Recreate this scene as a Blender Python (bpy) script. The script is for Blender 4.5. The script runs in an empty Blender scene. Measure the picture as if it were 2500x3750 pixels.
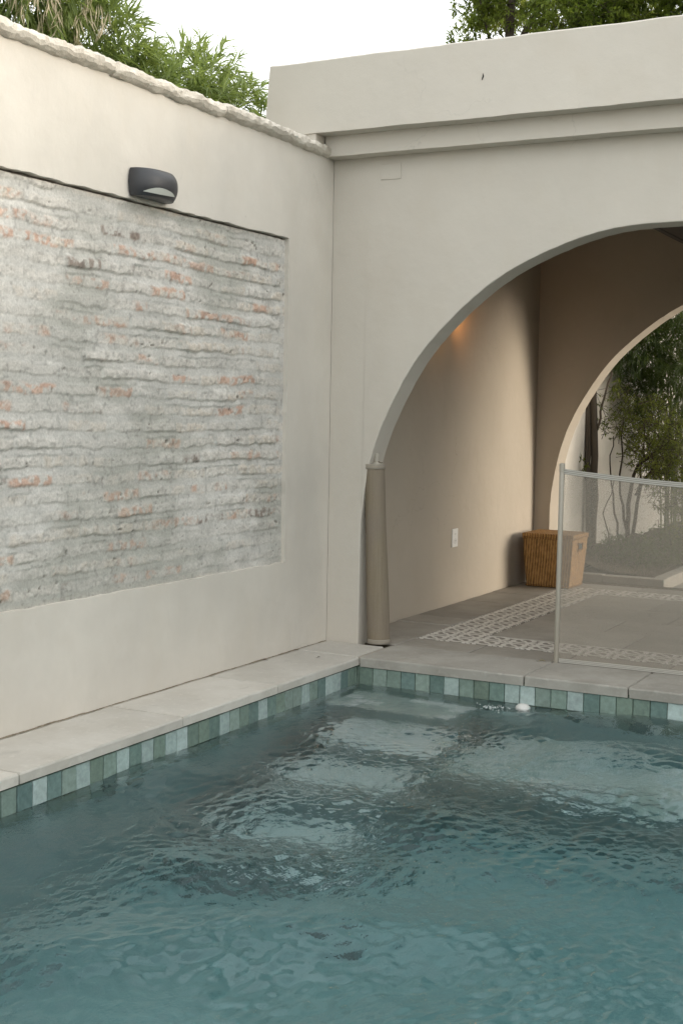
import bpy, bmesh, math, random
import numpy as np
from mathutils import Vector, Matrix
random.seed(7); RNG = np.random.default_rng(7)
scn = bpy.context.scene
COL = scn.collection
R = math.radians

# ------------------------------------------------------------------ camera
cam = bpy.data.cameras.new('camera'); cam_o = bpy.data.objects.new('camera', cam); COL.objects.link(cam_o)
cam.sensor_fit = 'VERTICAL'; cam.sensor_height = 36; cam.sensor_width = 24; cam.lens = 46.28
cam.clip_start = .05; cam.clip_end = 400
yaw, pitch, roll = 4.84764782e-01, 7.49731412e-02, 1.72984803e-02
cy, sy, cp, sp = math.cos(yaw), math.sin(yaw), math.cos(pitch), math.sin(pitch)
fw = Vector((-sy*cp, cy*cp, -sp)); rt0 = Vector((cy, sy, 0)); up0 = rt0.cross(fw)
cr, sr = math.cos(roll), math.sin(roll)
rt = cr*rt0+sr*up0; upv = -sr*rt0+cr*up0
cam_o.matrix_world = Matrix(((rt.x, upv.x, -fw.x, 4.0597), (rt.y, upv.y, -fw.y, -7.524), (rt.z, upv.z, -fw.z, 1.49), (0, 0, 0, 1)))
scn.camera = cam_o

# ------------------------------------------------------------------ sky, sun, exposure
SUN = Vector((1, .43, .125)).normalized()
elev = math.asin(SUN.z); azim = math.atan2(SUN.x, SUN.y)
w = bpy.data.worlds.new('World'); scn.world = w; w.use_nodes = True
nt = w.node_tree; bg = nt.nodes['Background']
sky = nt.nodes.new('ShaderNodeTexSky'); sky.sky_type = 'NISHITA'; sky.sun_disc = False
sky.sun_elevation = elev; sky.sun_rotation = azim; sky.air_density = 1.0; sky.dust_density = 2.0; sky.ozone_density = 1.0
hsv = nt.nodes.new('ShaderNodeHueSaturation'); hsv.inputs['Saturation'].default_value = .42
nt.links.new(sky.outputs[0], hsv.inputs['Color'])
haze = nt.nodes.new('ShaderNodeMix'); haze.data_type = 'RGBA'; haze.inputs[0].default_value = .6     # thin bright cloud over the sky
nt.links.new(hsv.outputs[0], haze.inputs[6]); haze.inputs[7].default_value = (4.85, 4.90, 4.82, 1); nt.links.new(haze.outputs[2], bg.inputs['Color'])
bg.inputs['Strength'].default_value = .15
sl = bpy.data.lights.new('sun', 'SUN'); sl.energy = .62; sl.angle = R(20); sl.color = (1, .90, .75)
so = bpy.data.objects.new('sun', sl); COL.objects.link(so); so.rotation_euler = SUN.to_track_quat('Z', 'Y').to_euler(); so.location = (12, 6, 9)
vs = scn.view_settings; vs.view_transform = 'Standard'; vs.look = 'None'; vs.gamma = 1; vs.exposure = 1.80
cy_ = scn.cycles
cy_.use_denoising = True; cy_.max_bounces = 14; cy_.diffuse_bounces = 5; cy_.glossy_bounces = 5; cy_.transmission_bounces = 10
cy_.transparent_max_bounces = 24; cy_.caustics_refractive = True; cy_.caustics_reflective = False; cy_.sample_clamp_indirect = 6; cy_.blur_glossy = .3

# ------------------------------------------------------------------ helpers
def tag(o, label=None, cat=None, group=None, kind=None):
    for k, v in (('label', label), ('category', cat), ('group', group), ('kind', kind)):
        if v: o[k] = v
    return o
def empty(name, loc=(0, 0, 0), label=None, cat=None, group=None):
    o = bpy.data.objects.new(name, None); o.empty_display_size = .1; o.location = loc; COL.objects.link(o)
    return tag(o, label, cat, group)
def mesh(name, verts, faces, mat, parent=None, smooth=False, bevel=0, seg=2, colors=None, uvs=None):
    me = bpy.data.meshes.new(name)
    me.from_pydata([tuple(v) for v in verts], [], [tuple(f) for f in faces]); me.validate(); me.update()
    if mat: me.materials.append(mat)
    if smooth: me.polygons.foreach_set('use_smooth', np.ones(len(me.polygons), bool))
    if colors is not None:
        at = me.color_attributes.new('Col', 'FLOAT_COLOR', 'POINT')
        c = np.ones((len(verts), 4), np.float32); c[:, :3] = colors; at.data.foreach_set('color', c.ravel())
    o = bpy.data.objects.new(name, me); COL.objects.link(o)
    if parent:
        o.parent = parent; o.matrix_parent_inverse = Matrix.Translation(parent.location).inverted()
    if bevel:
        b = o.modifiers.new('bevel', 'BEVEL'); b.width = bevel; b.segments = seg; b.limit_method = 'ANGLE'; b.angle_limit = R(40)
        b.harden_normals = False
    return o
class MB:
    def __init__(s): s.v = []; s.f = []; s.c = []
    def add(s, vs, fs, col=None):
        n = len(s.v); s.v += [tuple(v) for v in vs]; s.f += [tuple(i+n for i in f) for f in fs]
        s.c += [col if col is not None else (1, 1, 1)]*len(vs)
    def box(s, x0, x1, y0, y1, z0, z1, col=None):
        s.add([(x0, y0, z0), (x1, y0, z0), (x1, y1, z0), (x0, y1, z0), (x0, y0, z1), (x1, y0, z1), (x1, y1, z1), (x0, y1, z1)],
              [(0, 3, 2, 1), (4, 5, 6, 7), (0, 1, 5, 4), (1, 2, 6, 5), (2, 3, 7, 6), (3, 0, 4, 7)], col)
    def tube(s, pts, rad, n=10, cap=True, col=None):
        pts = [Vector(p) for p in pts]; rad = rad if isinstance(rad, (list, tuple)) else [rad]*len(pts)
        vs = []; ref = None
        for i, p in enumerate(pts):
            t = (pts[min(i+1, len(pts)-1)]-pts[max(i-1, 0)]).normalized()
            if ref is None: ref = t.orthogonal().normalized()
            u = (ref-t*ref.dot(t)).normalized(); ref = u; v = t.cross(u)
            for k in range(n):
                a = 2*math.pi*k/n; vs.append(p+(u*math.cos(a)+v*math.sin(a))*rad[i])
        fs = [(i*n+k, i*n+(k+1) % n, (i+1)*n+(k+1) % n, (i+1)*n+k) for i in range(len(pts)-1) for k in range(n)]
        if cap: fs += [tuple(reversed(range(n))), tuple(range((len(pts)-1)*n, len(pts)*n))]
        s.add(vs, fs, col)
    def lathe(s, prof, c=(0, 0, 0), n=32, col=None):
        vs = [(c[0]+r*math.cos(2*math.pi*k/n), c[1]+r*math.sin(2*math.pi*k/n), c[2]+z) for r, z in prof for k in range(n)]
        fs = [(i*n+k, i*n+(k+1) % n, (i+1)*n+(k+1) % n, (i+1)*n+k) for i in range(len(prof)-1) for k in range(n)]
        fs += [tuple(reversed(range(n))), tuple(range((len(prof)-1)*n, len(prof)*n))]
        s.add(vs, fs, col)
    def build(s, name, mat, parent=None, **k):
        if k.pop('vcol', False): k['colors'] = np.array(s.c)
        return mesh(name, s.v, s.f, mat, parent, **k)

def vnoise(x, y, seed=0):
    r = np.random.default_rng(seed).random((256, 256))
    xi = np.floor(x).astype(int); yi = np.floor(y).astype(int); fx = x-xi; fy = y-yi
    fx = fx*fx*(3-2*fx); fy = fy*fy*(3-2*fy)
    g = lambda i, j: r[(xi+i) % 256, (yi+j) % 256]
    return (g(0, 0)*(1-fx)+g(1, 0)*fx)*(1-fy)+(g(0, 1)*(1-fx)+g(1, 1)*fx)*fy
def fbm(x, y, seed=0, o=4):
    a = 0; s = 0; k = 1.
    for i in range(o):
        a = a+k*vnoise(x*2**i, y*2**i, seed+i*13); s += k; k *= .5
    return a/s
def sstep(a, b, x):
    t = np.clip((x-a)/(b-a), 0, 1); return t*t*(3-2*t)
def gridfaces(ny, nx):
    i = np.arange(ny-1)[:, None]*nx+np.arange(nx-1)[None, :]
    return np.stack([i, i+1, i+nx+1, i+nx], -1).reshape(-1, 4)

# ------------------------------------------------------------------ materials
class NT:
    def __init__(s, name):
        s.m = bpy.data.materials.new(name); s.m.use_nodes = True; s.t = s.m.node_tree
        s.b = s.t.nodes['Principled BSDF']; s.out = s.t.nodes['Material Output']
    def n(s, typ, **k):
        nd = s.t.nodes.new('ShaderNode'+typ)
        for a, v in k.items():
            if hasattr(nd, a) and a not in nd.inputs: setattr(nd, a, v)
            else: s.set(nd.inputs[a], v)
        return nd
    def set(s, inp, v):
        if isinstance(v, bpy.types.NodeSocket): s.t.links.new(v, inp)
        elif isinstance(v, (tuple, list)) and inp.type == 'RGBA': inp.default_value = (*v[:3], 1)
        else: inp.default_value = v
    def P(s, **k):
        for a, v in k.items(): s.set(s.b.inputs[a.replace('_', ' ')], v)
        return s
    def pos(s):
        return s.n('NewGeometry').outputs['Position']
    def noise(s, scale, detail=4, rough=.55, vec=None, stretch=None, dist=0):
        v = vec or s.pos()
        if stretch:
            mp = s.n('Mapping'); mp.inputs['Scale'].default_value = stretch; s.t.links.new(v, mp.inputs[0]); v = mp.outputs[0]
        nd = s.n('TexNoise'); nd.inputs['Scale'].default_value = scale; nd.inputs['Detail'].default_value = detail
        nd.inputs['Roughness'].default_value = rough; nd.inputs['Distortion'].default_value = dist
        s.t.links.new(v, nd.inputs['Vector']); return nd.outputs['Fac']
    def ramp(s, fac, *stops):
        r = s.n('ValToRGB'); s.t.links.new(fac, r.inputs[0]); e = r.color_ramp.elements
        while len(e) < len(stops): e.new(.5)
        for el, (p, c) in zip(e, stops):
            el.position = p; el.color = (*c, 1) if isinstance(c, (tuple, list)) else (c, c, c, 1)
        return r.outputs[0]
    def mix(s, a, b, fac, mode='MIX'):
        m = s.n('Mix'); m.data_type = 'RGBA'; m.blend_type = mode
        s.set(m.inputs[0], fac); s.set(m.inputs[6], a); s.set(m.inputs[7], b); return m.outputs[2]
    def math(s, op, a, b=0., c=None):
        m = s.n('Math'); m.operation = op; s.set(m.inputs[0], a); s.set(m.inputs[1], b)
        if c is not None: s.set(m.inputs[2], c)
        return m.outputs[0]
    def bump(s, h, dist=.002, strength=1., prev=None):
        b = s.n('Bump'); b.inputs['Strength'].default_value = strength; b.inputs['Distance'].default_value = dist
        s.t.links.new(h, b.inputs['Height'])
        if prev is not None: s.t.links.new(prev, b.inputs['Normal'])
        return b.outputs[0]

def m_plaster(name, c, var=.07):
    s = NT(name)
    n1 = s.noise(1.3, 5, .6); n2 = s.noise(3.5, 5, .6, stretch=(1, 1, .7))
    k = s.mix(tuple(x*(1-var*1.6) for x in c), tuple(min(1, x*(1+var)) for x in c), s.ramp(n1, (.3, 0.), (.7, 1.)))
    k = s.mix(k, tuple(x*f for x, f in zip(c, (.95, .935, .91))), s.ramp(n2, (.48, 0.), (.72, .6)))
    vo = s.n('TexVoronoi'); vo.feature = 'DISTANCE_TO_EDGE'; vo.inputs['Scale'].default_value = .9
    wv = s.n('VectorMath'); wv.operation = 'ADD'; nv = s.n('TexNoise'); nv.inputs['Scale'].default_value = 3.; nv.inputs['Detail'].default_value = 6.
    s.t.links.new(s.pos(), nv.inputs['Vector']); sc_ = s.n('VectorMath'); sc_.operation = 'SCALE'; sc_.inputs['Scale'].default_value = .55
    s.t.links.new(nv.outputs['Color'], sc_.inputs[0]); s.t.links.new(s.pos(), wv.inputs[0]); s.t.links.new(sc_.outputs[0], wv.inputs[1]); s.t.links.new(wv.outputs[0], vo.inputs['Vector'])
    crk = s.math('MULTIPLY', s.ramp(vo.outputs['Distance'], (.0, 1.), (.0028, 0.)), s.ramp(s.noise(.8, 3, .6), (.56, 0.), (.66, .30)))
    k = s.mix(k, tuple(x*.5 for x in c), crk)
    k = s.mix(k, tuple(x*.80 for x in c), s.ramp(s.noise(2.1, 7, .7, stretch=(1, 1, .35), dist=.8), (.60, 0.), (.74, .28)))
    sp = s.noise(26, 2, .5); k = s.mix(k, tuple(x*.72 for x in c), s.ramp(sp, (.76, 0.), (.82, .5)))
    b = s.bump(s.noise(260, 3, .6), .0012, .5); b = s.bump(s.noise(9, 4, .5), .012, .35, b)
    return s.P(Base_Color=k, Roughness=.92, Normal=b, Specular_IOR_Level=.2).m
M_WALL = m_plaster('cream_plaster', (.615, .58, .52))
M_PAV = m_plaster('grey_cream_plaster', (.56, .524, .464), .03)
M_INT = m_plaster('interior_plaster', (.45, .398, .328), .03)  # same paint as outside, colour darkened to deepen the interior shade

def m_stone(name, c, dark, scale=6., rough=.85, bumpd=.006, isl=0.):
    s = NT(name)
    n1 = s.noise(scale, 6, .65); n2 = s.noise(scale*9, 4, .6); n3 = s.noise(scale*.35, 3, .5)
    k = s.mix(dark, c, s.ramp(n1, (.35, 0.), (.62, 1.)))
    k = s.mix(k, tuple(x*.82 for x in c), s.ramp(n3, (.45, 0.), (.7, .7)))
    k = s.mix(k, tuple(min(1, x*1.12) for x in c), s.ramp(n2, (.55, 0.), (.75, .6)))
    if isl:
        k = s.mix(k, s.ramp(s.n('NewGeometry').outputs['Random Per Island'], (0., 1-isl), (1., 1.)), 1., 'MULTIPLY')
        k = s.mix(k, tuple(x*.62 for x in c), s.ramp(s.noise(scale*2.2, 6, .75, dist=1.2), (.56, 0.), (.70, .45)))
    b = s.bump(n2, bumpd*.3, .7); b = s.bump(n1, bumpd, .5, b)
    return s.P(Base_Color=k, Roughness=rough, Normal=b, Specular_IOR_Level=.25).m
M_COPE = m_stone('limestone_coping', (.64, .60, .53), (.47, .43, .365), 9, .9, .02)
M_SLAB = m_stone('concrete_slab', (.40, .383, .345), (.30, .285, .25), 3.2, .8, .004, .14)
M_SLABL = m_stone('pale_concrete_slab', (.58, .555, .505), (.50, .47, .415), 2.6, .85, .004, .10)
M_FLOOR = m_stone('worn_floor_slab', (.41, .385, .34), (.31, .29, .25), 3.0, .6, .003, .22)
M_KERB = m_stone('planter_kerb', (.40, .37, .32), (.30, .28, .24), 5)
M_GROUND = m_stone('dry_grass_ground', (.12, .115, .06), (.08, .07, .04), 3)
M_SOIL = m_stone('soil', (.10, .08, .055), (.045, .035, .025), 14, .95, .03)

def m_vcol(name, rough=.9, fine=60., amt=.12, bumpd=.003, spec=.25, coat=0.):
    s = NT(name); a = s.n('VertexColor'); a.layer_name = 'Col'
    n = s.noise(fine, 5, .65)
    k = s.mix(a.outputs[0], s.ramp(n, (.3, 1-amt*2), (.7, 1+0.)), 1., 'MULTIPLY')
    return s.P(Base_Color=k, Roughness=rough, Normal=s.bump(n, bumpd, .6), Specular_IOR_Level=spec, Coat_Weight=coat, Coat_Roughness=.12).m
M_BRICK = m_vcol('limewashed_brick', .95, 85, .13, .004)
M_TILE = m_vcol('glazed_tile', .22, 34, .16, .002, .5)

def m_poolfloor():
    s = NT('pool_lining')
    br = s.n('TexBrick'); br.offset = 0.; br.squash = 1
    for a, v in (('Scale', 1.), ('Mortar Size', .004), ('Brick Width', .2), ('Row Height', .2), ('Bias', 0.)): br.inputs[a].default_value = v
    br.inputs['Color1'].default_value = (.205, .312, .312, 1); br.inputs['Color2'].default_value = (.29, .395, .395, 1); br.inputs['Mortar'].default_value = (.17, .27, .25, 1)
    s.t.links.new(s.pos(), br.inputs[0])
    k = s.mix(br.outputs[0], (.36, .48, .47), s.ramp(s.noise(.9, 2, .5), (.45, 0.), (.7, .5)))
    return s.P(Base_Color=k, Roughness=.6).m
M_POOL = m_poolfloor()

def m_plain(name, c, rough=.5, metal=0., bump=0, bs=80, **k):
    s = NT(name); kw = dict(Base_Color=c, Roughness=rough, Metallic=metal); kw.update(k)
    n = s.noise(bs, 3, .6); kw['Base_Color'] = s.mix(tuple(x*.86 for x in c), c, n)
    if bump: kw['Normal'] = s.bump(n, bump, .6)
    return s.P(**kw).m
M_LAMP = m_plain('graphite_paint', (.036, .038, .043), .38, 0, .0012, 700)
M_LAMPGLASS = m_plain('frosted_glass', (.55, .57, .53), .35)
M_POST = m_plain('painted_aluminium', (.40, .37, .31), .38, .0, 0, 40)
M_HEMW = m_plain('white_thread', (.52, .505, .46), .8)
M_HEM = m_plain('fabric_hem', (.30, .285, .25), .8, 0, .0008, 400)
M_RHEM = m_plain('tan_hem', (.33, .29, .23), .8, 0, .0008, 400)
M_PLASTIC = m_plain('white_plastic', (.66, .655, .63), .35)
M_SOCKET = m_plain('socket_plastic', (.78, .77, .74), .3)
M_DARK = m_plain('dark_hole', (.02, .02, .02), .8)
M_TIMBER = m_plain('dark_timber', (.05, .036, .025), .7, 0, .003, 30)
M_BARK = m_plain('bark', (.085, .068, .05), .9, 0, .006, 60)
M_TWIG = m_plain('twig_bark', (.06, .045, .032), .9, 0, .003, 90)
M_CANE = m_plain('bamboo_cane', (.14, .16, .06), .6)
M_GLOW = m_plain('lit_glass', (.8, .6, .4), .4, Emission_Color=(1, .50, .17, 1), Emission_Strength=9.)
M_CLIP = m_plain('brass_clip', (.12, .09, .05), .4, .8)

def m_leaf(name, c1, c2, trans=.45):
    s = NT(name)
    k = s.mix(c1, c2, s.ramp(s.noise(2.2, 3, .6), (.35, 0.), (.65, 1.)))
    oi = s.n('NewGeometry').outputs['Random Per Island']
    k = s.mix(k, tuple(x*.55 for x in c1), s.ramp(oi, (.0, .6), (.6, 0.)))
    s.P(Base_Color=k, Roughness=.45, Specular_IOR_Level=.35)
    tr = s.n('BsdfTranslucent'); s.set(tr.inputs['Color'], s.mix(k, (.45, .55, .08), .35))
    mx = s.n('MixShader'); mx.inputs[0].default_value = trans
    s.t.links.new(s.b.outputs[0], mx.inputs[1]); s.t.links.new(tr.outputs[0], mx.inputs[2]); s.t.links.new(mx.outputs[0], s.out.inputs[0])
    return s.m
M_BAMBOO = m_leaf('bamboo_leaf', (.125, .185, .06), (.24, .30, .115), .48)
M_DRY = m_leaf('dry_bamboo_leaf', (.42, .36, .25), (.52, .46, .34), .3)
M_TREE = m_leaf('tree_leaf', (.09, .145, .022), (.18, .22, .035), .5)
M_TREEY = m_leaf('sunlit_leaf', (.16, .19, .03), (.30, .28, .05), .5)  # yellow of sunlit leaves is put into the base colour
M_SHRUB = m_leaf('shrub_leaf', (.075, .10, .018), (.16, .18, .03), .4)
M_DARKLEAF = m_leaf('shade_leaf', (.022, .05, .014), (.04, .07, .02), .3)  # darker leaf copy, shade of the planted bed put into its colour

def m_screen(name, cov, c):
    s = NT(name)
    n = s.noise(420, 2, .5); s.P(Base_Color=s.mix(tuple(x*.8 for x in c), c, n), Roughness=.75, Specular_IOR_Level=.3)
    tp = s.n('BsdfTransparent'); mx = s.n('MixShader')
    s.t.links.new(s.math('ADD', s.math('MULTIPLY', s.math('SUBTRACT', n, .5), .35), cov), mx.inputs[0])
    s.t.links.new(tp.outputs[0], mx.inputs[1]); s.t.links.new(s.b.outputs[0], mx.inputs[2]); s.t.links.new(mx.outputs[0], s.out.inputs[0])
    return s.m
M_SCREEN = m_screen('woven_mesh', .49, (.40, .36, .30))
def m_roll():
    s = NT('rolled_mesh'); v = s.pos()
    n = s.noise(30, 3, .6, stretch=(3, 3, .12)); n2 = s.noise(7, 3, .5, stretch=(1, 1, .5)); n3 = s.noise(500, 2)
    k = s.mix((.19, .155, .105), (.31, .26, .19), n); k = s.mix(k, (.24, .20, .18), s.ramp(n2, (.4, 0.), (.7, .5)))
    k = s.mix(k, (.16, .14, .11), s.ramp(n3, (.4, 0.), (.6, .5)))
    return s.P(Base_Color=k, Roughness=.85, Normal=s.bump(n3, .0015, .6), Specular_IOR_Level=.2).m
M_ROLL = m_roll()

def m_wicker():
    s = NT('wicker'); tc = s.n('TexCoord').outputs['Object']
    sx = s.n('SeparateXYZ'); s.t.links.new(tc, sx.inputs[0])
    h = s.math('ADD', sx.outputs[0], sx.outputs[1])
    a = s.math('SINE', s.math('MULTIPLY', h, 2*math.pi/.024)); b = s.math('SINE', s.math('MULTIPLY', sx.outputs[2], 2*math.pi/.011))
    wv = s.math('ADD', s.math('MULTIPLY', a, .55), s.math('MULTIPLY', b, .45))
    n = s.noise(45, 4, .6, stretch=(1, 1, .4))
    f = s.math('ADD', s.math('MULTIPLY', wv, .38), n)
    k = s.ramp(f, (.15, (.12, .062, .022)), (.5, (.36, .19, .062)), (.85, (.54, .32, .12)))
    return s.P(Base_Color=k, Roughness=.6, Normal=s.bump(wv, .004, .9), Specular_IOR_Level=.35).m
M_WICKER = m_wicker()

def m_border():
    # cement tiles: white interlaced rings and lattice lines on grey, worn
    s = NT('patterned_tile'); sx = s.n('SeparateXYZ'); s.t.links.new(s.pos(), sx.inputs[0])
    T = .1875
    u = s.math('DIVIDE', s.math('ADD', sx.outputs[0], -.45+T*20), T); v = s.math('DIVIDE', s.math('ADD', sx.outputs[1], -.43+T*20), T)
    def cell(a, off): return s.math('ABSOLUTE', s.math('SUBTRACT', s.math('FRACT', s.math('ADD', a, off)), .5))
    def ring(ou, ov, r, wd):
        cu = cell(u, ou); cv = cell(v, ov)
        d = s.math('SQRT', s.math('ADD', s.math('MULTIPLY', cu, cu), s.math('MULTIPLY', cv, cv)))
        return s.math('LESS_THAN', s.math('ABSOLUTE', s.math('SUBTRACT', d, r)), wd)
    m = s.math('MAXIMUM', ring(0., 0., .37, .085), ring(.5, .5, .20, .07))
    d1 = cell(s.math('ADD', u, v), .5); m = s.math('MAXIMUM', m, s.math('LESS_THAN', d1, .07))
    cu = cell(u, 0.); cv = cell(v, 0.)
    dot = s.math('LESS_THAN', s.math('ADD', cu, cv), .12); m = s.math('MAXIMUM', m, dot)
    wear = s.ramp(s.noise(14, 5, .7), (.30, .25), (.48, 1.))
    m = s.math('MULTIPLY', m, wear)
    base = s.mix((.17, .155, .13), (.26, .245, .215), s.noise(9, 5, .6))
    k = s.mix(base, (.66, .64, .59), m)
    return s.P(Base_Color=k, Roughness=.55).m
M_BORDER = m_border()

def m_water():
    s = NT('pool_water'); t = s.t; t.nodes.remove(s.b)
    g = s.n('BsdfGlass'); g.inputs['IOR'].default_value = 1.333; g.inputs['Roughness'].default_value = 0.; g.inputs['Color'].default_value = (1, 1, 1, 1)
    n3 = s.noise(48, 2, .6, stretch=(1.3, 1, 1)); reg = s.ramp(s.noise(1.1, 2, .5), (.35, .1), (.65, 1.))
    b = s.bump(s.math('MULTIPLY', n3, reg), .011, .7)
    t.links.new(b, g.inputs['Normal']); t.links.new(g.outputs[0], s.out.inputs['Surface'])
    va = s.n('VolumeAbsorption'); va.inputs['Color'].default_value = (.385, .735, .775, 1); va.inputs['Density'].default_value = .42
    t.links.new(va.outputs[0], s.out.inputs['Volume'])
    return s.m
M_WATER = m_water()

# ------------------------------------------------------------------ ground and pool
WX0, WX1, WY0, WY1 = .43, 5.6, -6.0, -.395       # inner faces of the pool
ZW = -.165
def ring_sheet(name, X0, X1, Y0, Y1, x0, x1, y0, y1, z, mat):
    xs = [X0, x0, x1, X1]; ys = [Y0, y0, y1, Y1]
    v = [(x, y, z) for y in ys for x in xs]
    f = [(j*4+i, j*4+i+1, j*4+i+5, j*4+i+4) for j in range(3) for i in range(3) if not (i == 1 and j == 1)]
    return mesh(name, v, f, mat)
g = ring_sheet('ground', -150, 150, -150, 150, .35, 5.7, -6.1, -.3, -.075, M_GROUND); tag(g, kind='structure')

pool = empty('swimming_pool', (2.5, -3, -1.5), 'sunken pool lined with green glazed tiles below pale stone coping', 'swimming pool'); pool['kind'] = 'structure'
mb = MB(); D = -1.45
mb.add([(WX0, WY0, D), (WX1, WY0, D), (WX1, WY1, D), (WX0, WY1, D)], [(0, 1, 2, 3)])
for a, b in (((WX0, WY0), (WX0, WY1)), ((WX0, WY1), (WX1, WY1)), ((WX1, WY1), (WX1, WY0)), ((WX1, WY0), (WX0, WY0))):
    mb.add([(*a, D), (*b, D), (*b, -.30), (*a, -.30)], [(0, 1, 2, 3)])
mb.build('basin', M_POOL, pool)
TC = [(.165, .245, .225), (.19, .275, .245), (.205, .28, .235), (.15, .225, .215), (.24, .32, .28), (.175, .255, .24), (.28, .36, .32), (.21, .28, .23)]
TL = [(.44, .535, .52), (.41, .51, .49), (.33, .43, .40)]
def tcol(rr, light=None):
    c = rr.choice(TL[:2]) if light else (rr.choice(TL) if (light is None and rr.random() < .2) else rr.choice(TC))
    k = rr.uniform(.88, 1.12); return tuple(x*k for x in c)
rr = random.Random(3)
band = MB(); TWd = .0945
backlight = {7, 11, 12, 15, 21, 24, 31, 33, 40}
def tile(p, du, dz, nrm, col):
    # one glazed tile: slightly tilted, cushioned edge
    p = Vector(p); du = Vector(du); n = Vector(nrm); g_ = .0022
    L = du.length; u = du/L; t = [rr.uniform(-.0022, .0022) for _ in range(4)]
    q = [(g_, g_), (L-g_, g_), (L-g_, dz-g_), (g_, dz-g_)]
    vs = [p+u*a+Vector((0, 0, b))+n*(.006+tt) for (a, b), tt in zip(q, t)]
    e = .0035; cq = [(g_+e, g_+e), (L-g_-e, g_+e), (L-g_-e, dz-g_-e), (g_+e, dz-g_-e)]
    vs2 = [p+u*a+Vector((0, 0, b))+n*(.0085+tt) for (a, b), tt in zip(cq, t)]
    vb = [p+u*a+Vector((0, 0, b)) for a, b in q]
    band.add(vs+vs2+vb, [(4, 5, 6, 7), (0, 1, 5, 4), (1, 2, 6, 5), (2, 3, 7, 6), (3, 0, 4, 7), (8, 9, 1, 0), (9, 10, 2, 1), (10, 11, 3, 2), (11, 8, 0, 3)], col)
for row, (z0, hh) in enumerate(((-.170, .113), (-.268, .0955), (-.366, .0955))):
    k = 0; x = WX0-.075
    while x < WX1-.01:
        L = TWd+rr.uniform(-.002, .002); x0 = max(x, WX0+.0065); x1 = min(x+L, WX1-.007)
        tile((x0, WY1, z0), (x1-x0, 0, 0), hh, (0, -1, 0), tcol(rr, (k in backlight) if row == 0 else None))
        tile((x1, WY0, z0), (x0-x1, 0, 0), hh, (0, 1, 0), tcol(rr)); x += L; k += 1
    y = WY0; k = 0
    leftlight = {round(v_, 3) for v_ in ()}
    while y < WY1-.01:
        L = TWd+rr.uniform(-.002, .002); y0 = max(y, WY0+.007); y1 = min(y+L, WY1-.0065)
        yc = (y0+y1)/2
        li = any(abs(yc-c) < .05 for c in (-3.33, -3.05, -2.775, -2.59, -2.32, -1.90, -1.52, -1.08, -.76, -.67)) if row == 0 else None
        tile((WX0, y1, z0), (0, y0-y1, 0), hh, (1, 0, 0), tcol(rr, li)); tile((WX1, y0, z0), (0, y1-y0, 0), hh, (-1, 0, 0), tcol(rr)); y += L; k += 1
# grout backing
for a, b, in (((WX0, WY0), (WX0, WY1)), ((WX0, WY1), (WX1, WY1)), ((WX1, WY1), (WX1, WY0)), ((WX1, WY0), (WX0, WY0))):
    band.add([(*a, -.372), (*b, -.372), (*b, -.04), (*a, -.04)], [(0, 1, 2, 3)], (.085, .125, .085))
band.build('tile_band', M_TILE, pool, vcol=True)
# submerged ledge and steps in the far corner
led = MB(); rl = random.Random(11)
def ledge(x0, x1, y0, y1, z, t=.097, light=.3):
    nx = max(1, round((x1-x0)/t)); ny = max(1, round((y1-y0)/t))
    for i in range(nx):
        for j in range(ny):
            a, b = x0+(x1-x0)*i/nx, x0+(x1-x0)*(i+1)/nx; c, d = y0+(y1-y0)*j/ny, y0+(y1-y0)*(j+1)/ny
            col = rl.choice([(.70, .75, .74), (.62, .68, .67)]) if rl.random() < light else rl.choice([(.40, .48, .445), (.44, .52, .48), (.37, .45, .42), (.47, .54, .50)])
            led.box(a+.002, b-.002, c+.002, d-.002, z-.02, z, col)
    led.box(x0, x1, y0, y1, D+.002, z-.004, (.23, .32, .32))
ledge(.445, 1.23, -.82, -.41, -.335, .097, .35)
ledge(1.34, 5.4, -1.30, -.41, -.82, .12, .6)
ledge(.62, 1.335, -1.30, -.825, -.58, .12, .9)
ledge(.62, 1.335, -1.85, -1.305, -.83, .12, .9)
ledge(.62, 1.335, -2.42, -1.855, -1.08, .12, .9)
led.build('step', M_TILE, pool, vcol=True)

# water: closed body with a waved top
X = np.r_[np.arange(WX0-.012, 3.45, .0085), np.linspace(3.46, WX1+.01, 60)]; Y = np.r_[np.linspace(WY0-.01, -5.02, 40), np.arange(-5.0, WY1+.012, .0085)]
nx, ny = len(X), len(Y); XX, YY = np.meshgrid(X, Y)
H = np.zeros_like(XX); rw = np.random.default_rng(5)
calm = .40+.60*sstep(.45, 1.25, np.hypot(XX-.75, (YY+.5)))          # quieter by the corner steps
wx = XX+(fbm(XX*1.5, YY*1.5, 11, 2)-.5)*.25; wy = YY+(fbm(XX*1.5, YY*1.5, 12, 2)-.5)*.25
env = [.35+1.3*fbm(XX*f_, YY*f_, 60+i, 2) for i, f_ in enumerate((.6, .9, 1.2, 1.7))]
env2 = [.50+.85*fbm(XX*f_, YY*f_, 80+i, 3) for i, f_ in enumerate((1.6, 2.4, 3.3, 4.5))]
NC = 110
for i in range(NC):
    lam = .042*(1.3/.042)**(((i+rw.random())/NC)**1.45); th = rw.uniform(0, 6.283) if lam < .15 else rw.normal(1.95, .15+1.0 if lam < .3 else .5)
    amp = .0027*lam*(1.5 if lam > .45 else .8)*(3.1 if lam < .085 else 2.6 if lam < .15 else 1.)
    k = 2*math.pi/lam; H += amp*np.sin(k*(math.cos(th)*wx+math.sin(th)*wy)+rw.random()*6.28)*(env2 if lam < .15 else env)[i % 4]**1.5
H *= calm
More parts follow.
